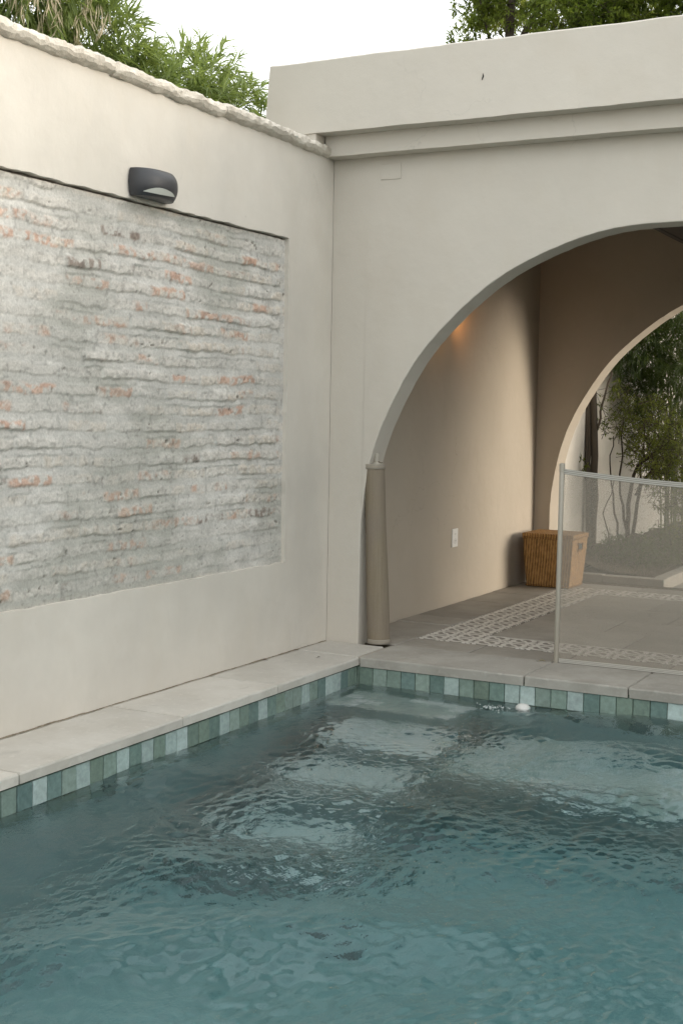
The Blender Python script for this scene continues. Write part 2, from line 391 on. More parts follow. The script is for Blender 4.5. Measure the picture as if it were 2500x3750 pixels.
# ripples fanning out from the return inlet
r_ = np.hypot(XX-1.50, YY+.52); H += .0022*np.sin(r_*2*math.pi/.11)*np.exp(-r_/.35)*sstep(.02, .1, r_)
edge = np.minimum(np.minimum(XX-WX0, WX1-XX), np.minimum(YY-WY0, WY1-YY)); H *= .45+.55*sstep(0, .30, edge)
top = np.stack([XX, YY, ZW+H], -1).reshape(-1, 3); N = nx*ny
border = list(range(nx))+[j*nx+nx-1 for j in range(1, ny)]+[(ny-1)*nx+i for i in range(nx-2, -1, -1)]+[j*nx for j in range(ny-2, 0, -1)]
low = top[border].copy(); low[:, 2] = D-.1
nb = len(border); fs = [tuple(f) for f in gridfaces(ny, nx)]
fs += [(border[(i+1) % nb], border[i], N+i, N+(i+1) % nb) for i in range(nb)]+[tuple(N+i for i in range(nb))[::-1]]
wo = mesh('water', np.vstack([top, low]), fs, M_WATER, smooth=True); tag(wo, kind='structure')

# coping slabs round the pool
def slabs(mb, cells, z0, z1, gap=.0085, jit=.0025, rnd=random.Random(5)):
    for x0, x1, y0, y1 in cells:
        dz = rnd.uniform(-jit, jit); n0 = len(mb.v)
        bm_x = np.linspace(x0+gap, x1-gap, max(2, int((x1-x0)/.06))); bm_y = np.linspace(y0+gap, y1-gap, max(2, int((y1-y0)/.06)))
        P = []; nxx, nyy = len(bm_x), len(bm_y)
        for y in bm_y:
            for x in bm_x: P.append((x, y, z1+dz+rnd.uniform(-.0008, .0008)))
        per = [(i, 0) for i in range(nxx)]+[(nxx-1, j) for j in range(1, nyy)]+[(i, nyy-1) for i in range(nxx-2, -1, -1)]+[(0, j) for j in range(nyy-2, 0, -1)]
        F = [tuple(f) for f in gridfaces(nyy, nxx)]; b = len(P)
        for i, j in per:
            x, y, z = P[j*nxx+i]
            ex = (-1 if i == 0 else 1 if i == nxx-1 else 0); ey = (-1 if j == 0 else 1 if j == nyy-1 else 0)
            k = rnd.uniform(.0, .0035); P.append((x+ex*(.006-k), y+ey*(.006-k), z-.009))
        for i, j in per:
            x, y, z = P[j*nxx+i]; ex = (-1 if i == 0 else 1 if i == nxx-1 else 0); ey = (-1 if j == 0 else 1 if j == nyy-1 else 0)
            k = rnd.uniform(.0, .003); P.append((x+ex*(.006-k), y+ey*(.006-k), z0))
        m = len(per)
        for i in range(m):
            q0, q1 = per[i], per[(i+1) % m]; a, c = q0[1]*nxx+q0[0], q1[1]*nxx+q1[0]
            F.append((c, a, b+i, b+(i+1) % m)); F.append((b+(i+1) % m, b+i, b+m+i, b+m+(i+1) % m))
        F.append(tuple(b+m+i for i in range(m))[::-1])
        mb.add(P, F)
cop = empty('pool_coping', (.2, -2, 0), 'pale concrete coping slabs laid end to end round the pool edge', 'pool coping'); cop['kind'] = 'structure'
mb = MB(); ys = [-8.2, -7.05, -5.8, -4.6, -3.45, -2.283, -1.378, -.395]
slabs(mb, [(.004, .452, a, b) for a, b in zip(ys, ys[1:])]+[(.004, .425, -.393, -.002)], -.048, 0)
mb.build('slab', M_SLABL, cop); mb = MB()
slabs(mb, [(.455, 1.515, -.415, .105), (1.517, 2.125, -.415, .105)]+[(2.127+i*.9, 3.025+i*.9, -.415, .105) for i in range(12)], -.056, 0)
slabs(mb, [(5.58, 6.1, -6.0+i*.93, -5.07+i*.93) for i in range(6)]+[(.46+i*.95, 1.405+i*.95, -6.5, -5.98) for i in range(6)], -.056, 0)
mb.build('slab', M_SLAB, cop, smooth=False)
mb = MB(); mb.box(.0, .425, -8.2, .0, -.06, -.006); mb.box(.425, 14, -.385, .1, -.06, -.0065); mb.build('mortar_bed', M_KERB, cop)
ds = MB(); n = 420; yq = np.linspace(-4.2, -.01, n); wq = .002+.022*np.clip(fbm(yq*5, yq*0, 17, 4)-.36, 0, 1)+.010*np.clip(fbm(yq*23, yq*0, 19, 3)-.5, 0, 1)
hq = .002+.010*np.clip(fbm(yq*7, yq*0, 23, 4)-.35, 0, 1); dv = []
for y, a_, b_ in zip(yq, wq, hq): dv += [(.0, y, .001), (.0, y, .001+b_), (a_*.5, y, .001+b_*.7), (a_, y, .001)]
ds.add(dv, [(i*4+k, (i+1)*4+k, (i+1)*4+k+1, i*4+k+1) for i in range(n-1) for k in range(3)])
tag(ds.build('seam_dirt', m_stone('seam_dirt', (.26, .22, .16), (.12, .10, .075), 30)), 'grey dirt caught in the seam along the foot of the garden wall', 'dirt', kind='stuff')
dk = MB(); dk.box(.46, 14, -16, -6.51, -.30, -.002); dk.box(6.11, 14, -6.5, -.42, -.30, -.002); dk.box(.0, .455, -16, -8.21, -.30, -.002)
tag(dk.build('pool_deck', m_stone('dark_deck', (.13, .115, .095), (.08, .07, .06), 4, .7)), kind='structure')  # unseen deck, toned dark to cut light bounced under the cornice

# ------------------------------------------------------------------ left garden wall
gw = empty('garden_wall', (-.15, -3, 0), 'cream plastered garden wall with a framed patch of bare brick', 'wall')
PY0, PY1, PZ0, PZ1 = -4.7, -.556, .568, 2.54
RD = .034
def wavy(n, a, sd):                        # slightly ragged cut edge
    return (fbm(np.linspace(0, n*.35, n), np.zeros(n)+sd, sd, 4)-.5)*2*a
mb = MB(); NE = 160
yb = np.linspace(PY0, PY1, NE); zb = np.linspace(PZ0, PZ1, 80)
bot = [(y, PZ0+d) for y, d in zip(yb, wavy(NE, .006, 3))]; rgt = [(PY1+d, z) for z, d in zip(zb, wavy(80, .004, 5))]
tp_ = [(y, PZ1+d) for y, d in zip(yb[::-1], wavy(NE, .007, 9))]; lft = [(PY0, z) for z in zb[::-1]]
ringp = bot[:-1]+rgt[:-1]+tp_[:-1]+lft[:-1]
WZ, WYA, WYB = 3.118, -16., 11.
def outer(y, z):                            # matching point on the wall's outline
    i = (y, z)
    if i in bset: return (y, -.1)
    if i in tset: return (y, WZ)
    return (WYB if y > -2 else WYA, z)
bset, tset = set(bot[:-1]), set(tp_[:-1])
vs_ = []; fs_ = []
n = len(ringp)
for y, z in ringp: vs_.append((0, y, z))
for y, z in ringp: vs_.append((-RD-.03, y, z))
fs_ += [(i, (i+1) % n, n+(i+1) % n, n+i) for i in range(n)]
mb.add(vs_, fs_)
# plaster face round the recess
for i in range(NE-1):
    a, b = bot[i], bot[i+1]; mb.add([(0, a[0], -.1), (0, b[0], -.1), (0, *b), (0, *a)], [(0, 1, 2, 3)])
    a, b = tp_[i+1], tp_[i]; mb.add([(0, *a), (0, *b), (0, b[0], WZ), (0, a[0], WZ)], [(0, 1, 2, 3)])
rg = [(PY1, -.1)]+rgt+[(PY1, WZ)]
rg[1] = bot[-1]; rg[-2] = tp_[0]
mb.add([(0, *p) for p in rg]+[(0, .0, WZ), (0, .0, -.1)], [tuple(range(len(rg)+2))[::-1]])
lf = [(PY0, WZ), tp_[-1]]+lft[1:-1]+[bot[0], (PY0, -.1)]
mb.add([(0, *p) for p in lf]+[(0, WYA, -.1), (0, WYA, WZ)], [tuple(range(len(lf)+2))[::-1]])
# beyond the pavilion, back face, top, ends
mb.add([(0, 4.2, -.1), (0, WYB, -.1), (0, WYB, WZ), (0, 4.2, WZ)], [(0, 1, 2, 3)])
mb.add([(-.32, WYA, -.1), (-.32, WYB, -.1), (-.32, WYB, WZ), (-.32, WYA, WZ)], [(3, 2, 1, 0)])
mb.add([(0, WYA, WZ), (0, WYB, WZ), (-.32, WYB, WZ), (-.32, WYA, WZ)], [(0, 1, 2, 3)])
mb.add([(0, WYA, -.1), (0, WYA, WZ), (-.32, WYA, WZ), (-.32, WYA, -.1)], [(0, 1, 2, 3)])
mb.add([(0, WYB, -.1), (0, WYB, WZ), (-.32, WYB, WZ), (-.32, WYB, -.1)], [(3, 2, 1, 0)])
wl = mb.build('plaster_face', M_WALL, gw)
# bare brick: modelled relief
st = .0064; ya = np.arange(PY0-.01, PY1+.012, st); za = np.arange(PZ0-.012, PZ1+.014, st); YG, ZG = np.meshgrid(ya, za)
cw = .0865
warp = (fbm(YG*1.1, ZG*1.3, 21, 3)-.5)*.045+(fbm(YG*8, ZG*6, 22, 3)-.5)*.020
vv = (ZG-PZ0+warp)/cw; row = np.floor(vv).astype(int); fv = vv-row
rowoff = np.random.default_rng(2).random(400); rowl = .25+.09*np.random.default_rng(4).random(400)
uu = (YG+(fbm(YG*7, ZG*7, 25, 3)-.5)*.05)/rowl[row]+rowoff[row]*7; bi = np.floor(uu).astype(int); fu = uu-bi
rnd2 = lambda s_: np.random.default_rng(s_).random((64, 128))[row % 64, bi % 128]
bh, bt, be = rnd2(31), rnd2(32), rnd2(33)
rough = fbm(YG*22, ZG*30, 41, 4); rough2 = fbm(YG*55, ZG*70, 43, 3)
ed = (rough-.5)*.5
nz = fbm(YG*16, ZG*10, 45, 4)-.5; e0 = .40+nz*.24; e1 = .86+(rough-.5)*.26
jv = .25+.75*sstep(.0, .07, fu+ed*.25)*(1-sstep(.93, 1.0, fu+ed*.25))
soft = .02+.15*fbm(YG*5, ZG*8, 47, 2)
face = sstep(e0-soft, e0+.03, fv)
saw = np.where(fv < e0, .60*(1-np.clip(fv/np.maximum(e0, .05), 0, 1))**.9, 0)*(1-face)+face*(1.-.40*sstep(e1-.16, 1.02, fv))
mask = face*(1-sstep(e1-.05, e1+.12, fv))*jv
cover = sstep(.34, .62, fbm(YG*1.3, ZG*3.2, 51, 4))              # where render hides the bricks
prot = (.18+.82*bh**1.3)*(1-.60*cover)*(.4+.6*jv)
grit = mask*(1-.5*cover)
hgt = .0165*saw*prot+grit*(.005*(rough-.5)+.006*(rough2-.5))+.0025*(rough-.5)+.007*(fbm(YG*2.2, ZG*4, 61, 3)-.5)+.005*cover
hole = sstep(.78, .84, fbm(YG*26, ZG*34, 71, 3))*(1-cover*.5)*(.3+.7*mask); hgt -= .010*hole
fr = np.minimum(np.minimum(PY1-YG, PZ1-ZG)*1., (ZG-PZ0)*1.)
flat = 1-sstep(.035, .065, np.minimum(PY1-YG, 9)+(rough-.5)*.03); flat2 = 1-sstep(.02, .06, np.minimum(PZ1-ZG, ZG-PZ0)+(rough-.5)*.05)
fl = np.maximum(flat, flat2*.7); hgt = hgt*(1-fl)+(.008+.003*(rough-.5))*fl
Xs = -RD+np.clip(hgt, -.012, .031)
C = np.zeros((*YG.shape, 3)); mot = fbm(YG*3.2, ZG*5.5, 81, 5)[..., None]; mot2 = fbm(YG*14, ZG*20, 83, 4)[..., None]
grey = np.array([.53, .52, .485]); pale = np.array([.625, .61, .57]); sand = np.array([.62, .55, .46]); terr = np.array([.50, .25, .155]); dkb = np.array([.17, .10, .07]); damp = np.array([.36, .36, .315])
C[:] = grey; C = C+(pale-C)*sstep(.36, .66, mot*.6+mot2*.4)
C = C+(np.array([.70, .655, .59])-C)*(grit*(.45+.55*bt))[..., None]*.8
C = C+(sand-C)*(grit*(bt > .66)*sstep(.42, .6, rough))[..., None]*.6
exp_ = mask*sstep(.57, .70, be*.55+.45*fbm(YG*6, ZG*9, 91, 3)+.12*(rough2-.5)-.06*cover)*sstep(.38, .56, fbm(YG*34, ZG*30, 93, 3)+.1*(fv-.5))*(1-fl)
exp_ = np.clip(exp_, 0, 1)[..., None]
C = C+(np.where((bt < .16)[..., None], dkb, terr+(np.array([.66, .45, .34])-terr)*mot2)-C)*exp_*.70
stain = sstep(.50, .72, fbm(YG*1.6+9, ZG*3.1, 97, 4)+.22*sstep(.9, 0., ZG-PZ0-.0)-.05)[..., None]
C = C+(damp-C)*stain*.62*(.55+.45*(1-mask[..., None]))
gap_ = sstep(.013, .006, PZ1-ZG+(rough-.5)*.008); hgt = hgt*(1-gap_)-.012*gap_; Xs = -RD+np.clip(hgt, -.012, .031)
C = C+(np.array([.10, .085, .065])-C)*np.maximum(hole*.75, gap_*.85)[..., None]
C *= (1.0+.14*(mot2-.5))*1.06; C *= 1-.20*(grit*sstep(.52, .68, rough2))[..., None]; C *= 1-.22*sstep(.40, .62, vnoise(YG*75, ZG*75, 7)*vnoise(YG*31, ZG*37, 8))[..., None]
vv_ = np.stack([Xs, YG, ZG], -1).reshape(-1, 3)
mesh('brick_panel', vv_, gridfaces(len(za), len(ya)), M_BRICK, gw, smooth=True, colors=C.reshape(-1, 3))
# rough limestone coping, lumpy and cracked
def stone_run(y0, y1, seed):
    L = y1-y0; n = max(6, int(L/.012)); t = np.linspace(y0, y1, n); prof = []
    pr = [(.044, -.004), (.054, .012), (.052, .030), (.040, .045), (.012, .056), (-.05, .064), (-.16, .070), (-.30, .06), (-.36, .03), (-.36, -.01), (-.2, -.02), (-.005, -.02), (.026, -.014)]
    vs = []; m = len(pr)
    lump = (fbm(t*1.7, np.zeros(n), seed, 3)-.5)*.038; lump2 = (fbm(t*7, np.zeros(n), seed+5, 4)-.5)*.020
    for i, y in enumerate(t):
        e = min(1., min(y-y0, y1-y)/.03); e = .80+.20*max(0, e)**.5
        for k, (px, pz) in enumerate(pr):
            j = (vnoise(np.array(y*38.), np.array(k*3.1), seed+77)-.5)*.011+(vnoise(np.array(y*14.), np.array(k*1.7), seed+55)-.5)*.009
            z = WZ+pz*e+j+(lump[i]*.75+lump2[i])*(1 if k not in (8, 9, 10, 11) else .3)
            vs.append((px*e+j+lump[i]*.5, y, z))
    fs = [(i*m+k, (i+1)*m+k, (i+1)*m+(k+1) % m, i*m+(k+1) % m) for i in range(n-1) for k in range(m)]
    return vs, fs+[tuple(range(m)), tuple(range((n-1)*m, n*m))[::-1]]
mb = MB(); ycut = [-16, -8.2, -5.3, -3.9, -2.30, -1.32, -.58, -.045]
for i, (a, b) in enumerate(zip(ycut, ycut[1:])): mb.add(*stone_run(a+.001, b-.001, 100+i*7))
mb.add(*stone_run(4.2, WYB, 300))
mb.build('stone_coping', M_COPE, gw)

# ------------------------------------------------------------------ pavilion with arches
pv = empty('pavilion', (4, 2, 0), 'grey cream plastered pavilion with round archways and stepped parapet', 'pavilion')
PX1 = 14.  # unseen right end, lengthened to keep low sun off the garden wall
def arch_wall(x0, x1, y0, y1, ztop, cx, cz, r, z0=-.2, jit=.0025, seed=1):
    n = 120; rs = np.random.default_rng(seed); pts = [(x0, z0), (cx-r, z0)]
    for i in range(n+1):
        a = math.pi-math.pi*i/n; rj = r+rs.uniform(-jit, jit)*.6+jit*math.sin(i*.45+seed)
        pts.append((cx+rj*math.cos(a), cz+rj*math.sin(a)))
    pts += [(cx+r, z0), (x1, z0), (x1, ztop), (x0, ztop)]
    # quads strip: front and back built from vertical strips so shading stays clean
    m = MB(); arc = pts[2:-4]; k = len(arc)
    for yy, fl in ((y0, False), (y1, True)):
        def q(a, b, c, d): m.add([(p[0], yy, p[1]) for p in (a, b, c, d)], [(0, 1, 2, 3)[::-1] if fl else (0, 1, 2, 3)])
        q((x0, z0), (cx-r, z0), arc[0], (x0, arc[0][1])); q((x0, arc[0][1]), arc[0], (arc[0][0], ztop), (x0, ztop))
        for i in range(k-1): q(arc[i], arc[i+1], (arc[i+1][0], ztop), (arc[i][0], ztop))
        q((cx+r, z0), (x1, z0), (x1, arc[-1][1]), arc[-1]); q(arc[-1], (x1, arc[-1][1]), (x1, ztop), (arc[-1][0], ztop))
    full = [(cx-r, z0)]+arc+[(cx+r, z0)]
    for a, b in zip(full, full[1:]): m.add([(a[0], y0, a[1]), (a[0], y1, a[1]), (b[0], y1, b[1]), (b[0], y0, b[1])], [(0, 1, 2, 3)])
    for a, b in (((x1, z0), (x1, ztop)), ((x1, ztop), (x0, ztop)), ((x0, ztop), (x0, z0))):
        m.add([(a[0], y0, a[1]), (a[0], y1, a[1]), (b[0], y1, b[1]), (b[0], y0, b[1])], [(3, 2, 1, 0)])
    return m
def weld(o, d=.0004):
    md = o.modifiers.new('weld', 'WELD'); md.merge_threshold = d; return o
def bevel(o, w_=.006):
    b = o.modifiers.new('bevel', 'BEVEL'); b.width = w_; b.segments = 2; b.limit_method = 'ANGLE'; b.angle_limit = R(50); return o
o = arch_wall(.002, PX1, 0, .20, 3.20, 2.141, .693, 1.908, seed=3).build('front_wall', M_PAV, pv); bevel(weld(o), .006)
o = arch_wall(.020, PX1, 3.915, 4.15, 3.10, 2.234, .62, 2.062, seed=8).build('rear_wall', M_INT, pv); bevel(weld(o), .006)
def rag_beam(name, x0, x1, y0, y1, z0, z1, seed, taper=0., mat=M_PAV, rag=.004):
    # long plastered beam with slightly uneven arrises
    n = int((x1-x0)/.05); xs = np.linspace(x0, x1, n); m = MB()
    a = (fbm(xs*6, np.zeros(n), seed, 4)-.5)*2*rag; b = (fbm(xs*5, np.zeros(n), seed+9, 4)-.5)*2*rag; c = (fbm(xs*14, np.zeros(n), seed+4, 3)-.5)*rag
    vs = []
    for i, x in enumerate(xs):
        sh = taper if i == 0 else 0
        vs += [(x-sh, y0+c[i]*.5, z0+a[i]*.6), (x, y0+c[i]*.5, z1-.01+b[i]), (x, y0+.012, z1+b[i]), (x, y1, z1), (x-sh, y1, z0)]
    f = [(i*5+k, (i+1)*5+k, (i+1)*5+(k+1) % 5, i*5+(k+1) % 5) for i in range(n-1) for k in range(5)]+[(4, 3, 2, 1, 0), tuple(range((n-1)*5, n*5))]
    m.add(vs, f); return m.build(name, mat, pv)
rag_beam('cornice_band', .003, PX1, -.120, .193, 3.098, 3.40, 5)
rag_beam('parapet', -.341, PX1+.05, -.24, .22, 3.223, 3.668, 15, .035, rag=.006)
mb = MB(); mb.box(-.374, -.008, -.23, .21, 3.02, 3.23); mb.build('parapet_pier', M_PAV, pv, bevel=.004)
mk = MB(); mk.tube([(1.097, -.2415, 3.437), (1.104, -.2415, 3.457), (1.102, -.2415, 3.472)], [.003, .0045, .002], 6); mk.build('paint_chip', M_DARK, pv)
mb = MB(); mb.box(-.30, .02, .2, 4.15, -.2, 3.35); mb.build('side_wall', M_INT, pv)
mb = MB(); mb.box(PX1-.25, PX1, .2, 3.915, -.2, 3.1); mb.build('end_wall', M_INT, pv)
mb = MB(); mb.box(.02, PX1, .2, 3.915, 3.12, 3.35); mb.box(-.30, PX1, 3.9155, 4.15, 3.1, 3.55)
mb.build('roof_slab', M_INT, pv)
# timber boards and joist of the ceiling
mb = MB()
for i in range(60): mb.box(1.49+i*.205, 1.49+i*.205+.2, .205, 3.91, 2.905, 2.93)
mb.box(1.44, 1.488, .205, 3.91, 2.90, 3.118)
mb.build('timber_ceiling', M_TIMBER, pv, bevel=.004)
# blanking plate on the front wall
mb = MB(); mb.box(.334, .475, -.006, .001, 2.951, 3.047); o = mb.build('cover_plate', M_PAV, pv, bevel=.003)

# floor of the pavilion
fl = empty('floor', (2, 2, 0), 'grey concrete floor slabs framed by a patterned tile border', 'floor'); fl['kind'] = 'structure'
mb = MB(); rb = random.Random(9)
lefty = [.108, .43, 1.04, 1.39, 1.683, 2.31, 2.905, 3.62]
cells = [(.022, .45, a, b) for a, b in zip(lefty, lefty[1:])]
cells += [(.45, .955, .108, .43), (.955, 1.56, .108, .43)]+[(1.56+i*.62, 2.18+i*.62, .108, .43) for i in range(19)]
inny = [.785, 1.385, 1.98, 2.58, 3.275]
for j, (a, b) in enumerate(zip(inny, inny[1:])):
    x = .83; first = (.915, .61, .915, .61)[j]
    xs = [x]
    while xs[-1] < PX1-.3: xs.append(min(PX1-.26, xs[-1]+(first if len(xs) == 1 else .92)))
    cells += list(zip(xs, xs[1:], [a]*len(xs), [b]*len(xs)))
cells += [(.022, .45, 3.62, 3.912)]+[(.45+i*.6, 1.05+i*.6, 3.625, 3.912) for i in range(21)]
slabs(mb, cells, -.05, -.001, .0085, .0025, rb)
mb.build('slab', M_FLOOR, fl)
mb = MB(); mb.box(.02, PX1, .10, 4.15, -.2, -.0075); mb.build('screed', M_SOIL, fl)
mb = MB()
for x0, x1, y0, y1 in ((.4525, .8275, .4325, 3.6225), (.8275, PX1-.26, .4325, .7825), (.8275, PX1-.26, 3.2775, 3.6225)): mb.box(x0+.001, x1-.001, y0, y1, -.04, -.0005)
mb.build('tile_border', M_BORDER, fl, bevel=.0015)

rw_ = MB(); rw_.box(14.05, 14.35, -16, 4.2, -.1, 3.1); tag(rw_.build('sun_block_wall', M_WALL, bevel=.01), 'unseen plain wall added to block low sun from the pool court', 'wall')  # out-of-view wall added to stop low sun leaking onto the garden wall
# ------------------------------------------------------------------ wall lamps
def wall_lamp(loc, label, group=None, glass=None):
    t = empty('wall_lamp', loc, label, 'wall lamp', group)
    bx, by, bz = loc; hw, dp, hh = .168, .125, .068; m = MB(); na, nz = 40, 14
    def surf(a, z, off=0.):                        # bulging half barrel, axis vertical
        s_ = math.sqrt(max(0., 1-(z/(hh*1.55))**2)); s_ = .68+.32*s_ if False else s_
        k = 1-.24*(abs(z)/hh)**2.4
        ca, sa = math.cos(a), math.sin(a)
        ex = (abs(sa)**.9)*dp*k+off*sa; ey = math.copysign(abs(ca)**.85, ca)*(hw*(1-.07*(abs(z)/hh)**2.2))
        return Vector((bx+.006+ex, by+ey, bz+z))
    vs = [surf(math.pi*i/na, -hh+2*hh*j/nz) for j in range(nz+1) for i in range(na+1)]
    f = [(j*(na+1)+i+1, j*(na+1)+i, (j+1)*(na+1)+i, (j+1)*(na+1)+i+1) for j in range(nz) for i in range(na)]
    f += [tuple(range(na+1)), tuple(nz*(na+1)+i for i in range(na, -1, -1))]
    m.add(vs, f); o = m.build('lamp_body', M_LAMP, t, smooth=True); bevel(o, .004)
    m = MB(); m.box(bx, bx+.0065, by-hw*.91, by+hw*.91, bz-hh+.004, bz+hh-.004); m.build('back_plate', M_LAMP, t, bevel=.003)
    # crescent opening low on the front, glass set in it
    n = 24; top_, bot_ = [], []
    for i in range(n+1):
        a = math.pi*(.37+.45*i/n) ; q = i/n; c = math.sin(math.pi*q)
        top_.append(surf(math.pi-a if False else a, -hh*.74+.024*c, .006)); bot_.append(surf(a, -hh*.74-.006*c, .006))
    m = MB(); m.add(top_+bot_, [(i, i+1, n+2+i, n+1+i) for i in range(n)]); m.build('glass_slot', glass or M_LAMPGLASS, t, smooth=True)
    if glass:
        m = MB(); m.box(bx+.012, bx+.075, by-.09, by+.09, bz-hh-.012, bz-hh-.002); m.build('diffuser', glass, t, bevel=.003)
    return t
wall_lamp((0, -1.985, 2.622), 'dark graphite half barrel wall lamp above the bare brick panel')
t2 = wall_lamp((.02, 1.62, 2.33), 'lit wall lamp inside the pavilion glowing orange behind the arch', glass=M_GLOW)
ll = bpy.data.lights.new('warm_bulb', 'SPOT'); ll.energy = 1.3; ll.color = (1, .42, .12); ll.shadow_soft_size = .04; ll.spot_size = R(150); ll.spot_blend = 1
lo = bpy.data.objects.new('warm_bulb', ll); COL.objects.link(lo); lo.parent = t2; lo.location = (.16, .30, -.02); lo.rotation_euler = (R(80), 0, R(40))

# ------------------------------------------------------------------ mesh pool fence
fn = empty('mesh_fence', (1.54, .09, 0), 'taut see-through mesh safety fence across the archway', 'pool fence')
def post(x, y, lean=.0):
    m = MB(); m.tube([(x, y, .0), (x+lean, y, 1.16)], .0155, 20); o = m.build('post', M_POST, fn, smooth=True, bevel=.002)
    c = MB(); c.lathe([(.0175, 0), (.0175, .045), (.0165, .05), (.010, .0525)], (x+lean, y, 1.16), 20); c.build('cap', M_POST, o, smooth=False, bevel=.002)
    return o
post(1.539, .09, .002); post(3.15, .07, 0)
xs = np.linspace(1.557, 3.134, 60); tt = (xs-xs[0])/(xs[-1]-xs[0])
topz = 1.176-.050*4*tt*(1-tt)*1.0+.004*np.sin(tt*9); yy = .085-.022*tt+.02*np.sin(tt*math.pi)
zr = 26; vs_ = []
for j in range(zr+1):
    q = j/zr
    for i in range(60): vs_.append((xs[i]+.006*math.sin(q*3.1)*math.sin(tt[i]*3.1), yy[i]+.012*math.sin(q*3.14)*math.sin(tt[i]*6), .012+(topz[i]-.012)*q))
mesh('mesh_panel', vs_, gridfaces(zr+1, 60), M_SCREEN, fn, smooth=True)
def strip(name, zf, h, off, mat):
    m = MB(); vs = []
    for i in range(60):
        z = zf(i)
        for dy, dz in ((-off, 0), (-off, h), (off, h), (off, 0)): vs.append((xs[i], yy[i]+dy, z+dz))
    m.add(vs, [(i*4+k, (i+1)*4+k, (i+1)*4+(k+1) % 4, i*4+(k+1) % 4) for i in range(59) for k in range(4)]+[(0, 1, 2, 3), tuple(59*4+k for k in (3, 2, 1, 0))])
    return m, name, mat
for nm, zf, hh_ in (('top_hem', lambda i: topz[i]-.028, .031), ('bottom_hem', lambda i: .004, .026)):
    m, _, _ = strip(nm, zf, hh_, .0028, M_HEM); h_o = m.build(nm, M_HEM, fn)
    m2 = MB()
    for q in (.12, .46, .80):
        m, _, _ = strip('x', lambda i, q=q, zf=zf, hh_=hh_: zf(i)+hh_*q, .0042, .0040, None); m2.add(m.v, m.f)
    m2.build('stitching', M_HEMW, h_o)

# rolled-up fence leaning on the jamb
rf = empty('rolled_fence', (.35, .06, 0), 'rolled up length of mesh fence leaning on the arch jamb', 'rolled fence')
def roll_at(q):   # centre and radius along the height
    z = .010+1.155*q; return (.352-.056*q, .062, z), .072-.006*q+.002*math.sin(q*7)
def spiral(q0, q1, nz, off=0.):
    vs = []; na = 90
    for j in range(nz+1):
        c, r0 = roll_at(q0+(q1-q0)*j/nz)
        for i in range(na+1):
            a = i/na*2*math.pi*2.35-.9; rr_ = r0*(1-.10*(1-i/na))+off
            rr_ *= 1+.018*math.sin(2*a+.6)+.008*math.sin(5*a-j*.1)
            vs.append((c[0]+rr_*math.cos(a), c[1]+rr_*math.sin(a), c[2]))
    return vs, [tuple(f) for f in gridfaces(nz+1, na+1)]
m = MB(); m.add(*spiral(0, 1, 30)); o = m.build('mesh_roll', M_ROLL, rf, smooth=True)
sd = o.modifiers.new('solid', 'SOLIDIFY'); sd.thickness = .002
for q0, q1 in ((0, .026), (.974, 1.003)):
    m = MB(); m.add(*spiral(q0, q1, 2, .0025)); o = m.build('hem', M_RHEM, rf, smooth=True); sd = o.modifiers.new('solid', 'SOLIDIFY'); sd.thickness = .003
    m = MB()
    for f_ in (.2, .75):
        z0 = q0+(q1-q0)*f_; m.add(*spiral(z0, z0+.003, 1, .0040))
    m.build('stitching', M_HEM, o, smooth=True)
m = MB(); m.tube([(.366, .06, .0), (.314, .06, 1.225)], .0155, 18); o = m.build('post', M_POST, rf, smooth=True)
m = MB(); m.lathe([(.0175, -.02), (.0195, .0), (.0185, .03), (.0185, .052), (.016, .056)], (.3145, .06, 1.18), 20); m.build('cap', M_POST, o, bevel=.001)
m = MB(); m.lathe([(.036, 0), (.033, .012), (.022, .018)], (.315, .06, 1.163), 20); m.build('collar', M_POST, o, bevel=.001)
m = MB(); m.tube([(.330, .05, 1.186), (.345, .045, 1.180), (.356, .043, 1.176), (.362, .046, 1.180)], .002, 6); m.build('hook', M_CLIP, rf)

# ------------------------------------------------------------------ wicker hamper
hp = empty('wicker_hamper', (.335, 3.62, 0), 'brown woven wicker hamper with closed lid in the pavilion corner', 'hamper')
def tapered(z0, z1, b, t, n=24):
    # hollow-looking tapered box wall grid
    vs = []; per = []
    for j in range(n+1):
        q = j/n; x0, x1, y0, y1 = [b[k]+(t[k]-b[k])*q for k in range(4)]; z = z0+(z1-z0)*q; ring_ = []
        nn = 26
        for i in range(nn): ring_.append((x0+(x1-x0)*i/nn, y0))
        for i in range(nn): ring_.append((x1, y0+(y1-y0)*i/nn))
        for i in range(nn): ring_.append((x1-(x1-x0)*i/nn, y1))
        for i in range(nn): ring_.append((x0, y1-(y1-y0)*i/nn))
        bulge = .004*math.sin(q*math.pi)
        cx_, cy__ = (x0+x1)/2, (y0+y1)/2
        for k, (x, y) in enumerate(ring_):
            d = Vector((x-cx_, y-cy__)); d.normalize(); w_ = .0022*math.sin(k*math.pi/2)+.0012*math.sin(j*2.2)
            vs.append((x+d.x*(bulge+w_), y+d.y*(bulge+w_), z))
    m_ = 104; fs = [(j*m_+k, j*m_+(k+1) % m_, (j+1)*m_+(k+1) % m_, (j+1)*m_+k) for j in range(n) for k in range(m_)]
    return vs, fs+[tuple(range(m_))[::-1], tuple(range(n*m_, (n+1)*m_))]
m = MB(); m.add(*tapered(.002, .437, (.137, .525, 3.445, 3.80), (.108, .556, 3.405, 3.835))); m.build('basket_body', M_WICKER, hp, smooth=True)
m = MB(); m.add(*tapered(.438, .472, (.102, .562, 3.399, 3.841), (.100, .564, 3.397, 3.843), 4)); m.build('lid', M_WICKER, hp, bevel=.006)
